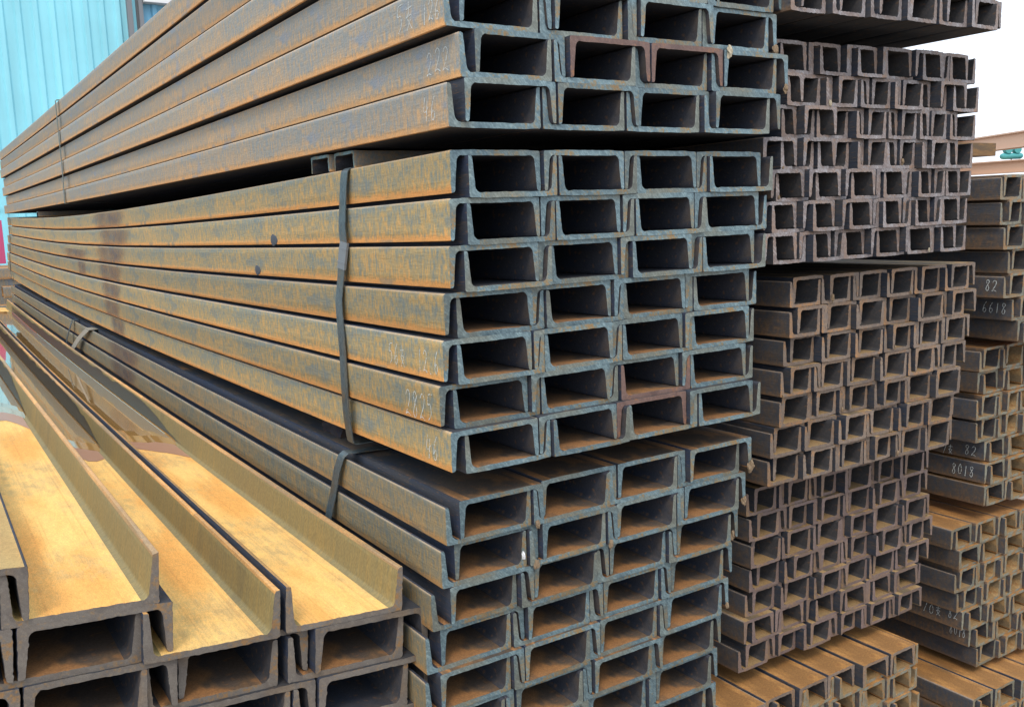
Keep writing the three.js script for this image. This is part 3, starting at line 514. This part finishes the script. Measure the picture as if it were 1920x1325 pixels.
const mainStrap = strap([[0.56, 0.003, -0.325], [0.3, 0.003, -0.325], [0.012, 0.0022, -0.325], [-0.006, -0.004, -0.325], [-0.0085, -0.03, -0.329], [-0.0135, -0.09, -0.331], [-0.0150, -0.122, -0.324], [-0.0175, -0.140, -0.328], [-0.0255, -0.205, -0.333], [-0.0285, -0.28, -0.322], [-0.0315, -0.345, -0.316], [-0.0315, -0.375, -0.315], [-0.024, -0.4255, -0.320], [0.02, -0.4275, -0.322], [0.56, -0.4275, -0.322]].map(([x, y, z]) => [x, y - 0.0055, z]), 0.0125, 0.0014, strapM, 'dark steel strap round the middle bundle of the front stack, near the chalk marks');
{ const g = mergeGeometries([box(-0.0020, 0.0014, -0.021, 0.021, -0.0138, 0.0138), box(-0.0026, 0.0014, 0.009, 0.012, -0.0142, 0.0142), box(-0.0026, 0.0014, -0.012, -0.009, -0.0142, 0.0142)]); const m = mesh('crimp_seal', g, std({ map: null, color: tint(0.16, 0.95, 1, 1.05), roughness: 0.5 }), mainStrap); m.position.set(-0.0165, -0.137, -0.326); m.rotation.z = -0.13; m.rotation.x = 0.12; }
strap([[0.5, -0.4540, -0.33], [0.15, -0.4530, -0.335], [0.0, -0.4525, -0.352], [-0.018, -0.4530, -0.358], [-0.0255, -0.460, -0.362], [-0.029, -0.486, -0.377], [-0.0325, -0.53, -0.392], [-0.047, -0.595, -0.402], [-0.0585, -0.66, -0.41], [-0.068, -0.9, -0.42]].map(([x, y, z]) => [x, y - 0.0026, z]), 0.0125, 0.0014, strapM, 'dark steel strap over the lowest front bundle, bent over its top edge');
strap([[0.5, 0.4395, -3.24], [0.03, 0.4395, -3.24], [0.0, 0.4345, -3.24], [-0.010, 0.433, -3.24], [-0.0185, 0.428, -3.24], [-0.0185, 0.3, -3.245], [-0.017, 0.16, -3.255], [-0.0185, 0.024, -3.27], [0, 0.018, -3.27], [0.5, 0.018, -3.27]], 0.011, 0.0014, strapR, 'thin steel strap round the top front bundle, far along its side');
strap([[0.3, -0.4740, -2.86], [-0.022, -0.4740, -2.90], [-0.031, -0.478, -2.92], [-0.042, -0.53, -3.10], [-0.062, -0.62, -3.30], [-0.072, -0.70, -3.4]], 0.045, 0.0014, strapP, 'loose pale strap slanting down the side of the lowest front bundle');
strap([[0.3, -0.4735, -3.33], [-0.022, -0.4735, -3.33], [-0.031, -0.478, -3.33], [-0.052, -0.55, -3.37], [-0.064, -0.64, -3.40], [-0.072, -0.72, -3.42]], 0.014, 0.0014, strapM, 'dark narrow strap upright on the lowest front bundle, beside the loose pale one');
strap([[0.3, 0.001, -6.05], [0.0, 0.001, -6.05], [-0.008, -0.01, -6.05], [-0.016, -0.14, -6.05], [-0.031, -0.28, -6.05], [-0.032, -0.38, -6.05], [-0.024, -0.42, -6.05], [0.3, -0.424, -6.05]].map(([x, y, z]) => [x, y - 0.004, z]), 0.012, 0.0014, strapM, 'steel strap round the far end of the middle front bundle');
{ // dark spots on two bars of the middle bundle
  const m = std({ color: tint(0.055, 0.95, 1.05, 1.35), roughness: 0.55 });
  for (const [key, y, z, r] of [['A2,1,0,n', 0.008, -0.68, 0.0095], ['A2,2,0,n', 0.010, -0.775, 0.0085]]) { const h = found[key], g = new THREE.SphereGeometry(r, 14, 10).scale(0.10, 1, 2.1), p = g.getAttribute('position'); for (let i = 0; i < p.count; i++) p.setY(i, p.getY(i) * (0.7 + 0.6 * vn(p.getZ(i) * 180 + 40, 3, 99, 99, 71))); g.computeVertexNormals(); g.translate(-0.0003, y - 0.034 * Math.sin(Math.PI * -z / 6.25), z); mesh('dark_spot', g, m, h); }
}

// ---------------------------------------------------------------- spacers between the bundles
{
  const t = { w: 0.080, b: 0.0275, d: 0.004, tr: 0.006, tt: 0.0045, r: 0.004, len: 0.6, jag: 0.0006, jagz: 0.001, uin: 1.5, ufix: true, n: 4, zs: [0, -0.001, -0.005, -0.1, -0.3] };
  T.spacer = t;
  const spacer = (z, y, x, label) => { const g = shapes('spacer', true, 0, 0), o = thing('channel_offcut', label, 'spacer', [x, y, z], 'short channel offcuts used as spacers'); o.rotation.y = -Math.PI / 2 + Math.PI; o.rotation.y = -Math.PI / 2; for (const [n, k] of [['web', 'web'], ['flange', 'left'], ['flange', 'right']]) mesh(n, g[k], [MAT.A3[0][0], innerAm[1], MAT.A1[1][2], innerAm[1]], o); return o; };
  spacer(-0.4775, -0.006, -0.001, 'short channel offcut under the top front bundle, left one of two side by side');
  spacer(-0.3865, -0.006, 0.003, 'short channel offcut under the top front bundle, right one beside the strap');
  spacer(-4.6, -0.02, 0.01, 'short channel offcut far back under the top front bundle');
  const wood = std({ map: innerA, roughness: 0.95, color: tint(0.75, 1.1, 0.75, 0.6) });
  const lump = (w, h, d, seed) => { const g = new THREE.BoxGeometry(w, h, d, 14, 4, 6), p = g.getAttribute('position'); for (let i = 0; i < p.count; i++) { const x = p.getX(i), y = p.getY(i), z = p.getZ(i); p.setXYZ(i, x + (vn(y * 90 + 5, z * 90 + 9, 99, 99, seed) - 0.5) * 0.012, y + (vn(x * 60 + 9, z * 90 + 5, 99, 99, seed + 1) - 0.5) * 0.006, z + (vn(x * 60 + 9, y * 120 + 5, 99, 99, seed + 2) - 0.5) * 0.012); } g.computeVertexNormals(); return g; };
  const sp = (name, x0, x1, y0, y1, z0, z1, label, m, seed) => { const o = mesh(name, lump(x1 - x0, y1 - y0, z1 - z0, seed), m); o.position.set((x0 + x1) / 2, (y0 + y1) / 2, (z0 + z1) / 2); return tag(o, label, 'spacer'); };
  sp('spacer_block', 0.018, 0.5, -0.460, -0.428, -0.55, -0.475, 'rough red-rusted spacer block between the middle and lowest front bundles', wood, 61);
  sp('spacer_block', 0.0, 0.5, -0.468, -0.438, -4.6, -4.5, 'rough spacer block far back under the middle front bundle', wood, 62);
  const dk = std({ map: innerB, roughness: 0.95 });
  sp('timber_spacer', 0.6, 1.06, 0.178, 0.206, -0.9, -0.82, 'timber spacer under the overhanging rear bundle', dk, 63);
  sp('timber_spacer', 0.62, 1.08, -0.206, -0.180, -0.9, -0.82, 'timber spacer under the upper rear bundle', dk, 64);
  sp('timber_spacer', 0.64, 1.12, -0.591, -0.569, -0.9, -0.82, 'timber spacer under the middle rear bundle', dk, 65);
  sp('timber_spacer', 1.36, 1.66, -0.405, -0.393, -0.9, -0.82, 'timber spacer under the far right upper bundle', dk, 66);
  sp('timber_spacer', 1.40, 1.68, -0.803, -0.772, -0.9, -0.82, 'timber spacer under the far right middle bundle', dk, 67);
}
renderer.render(scene, camera);
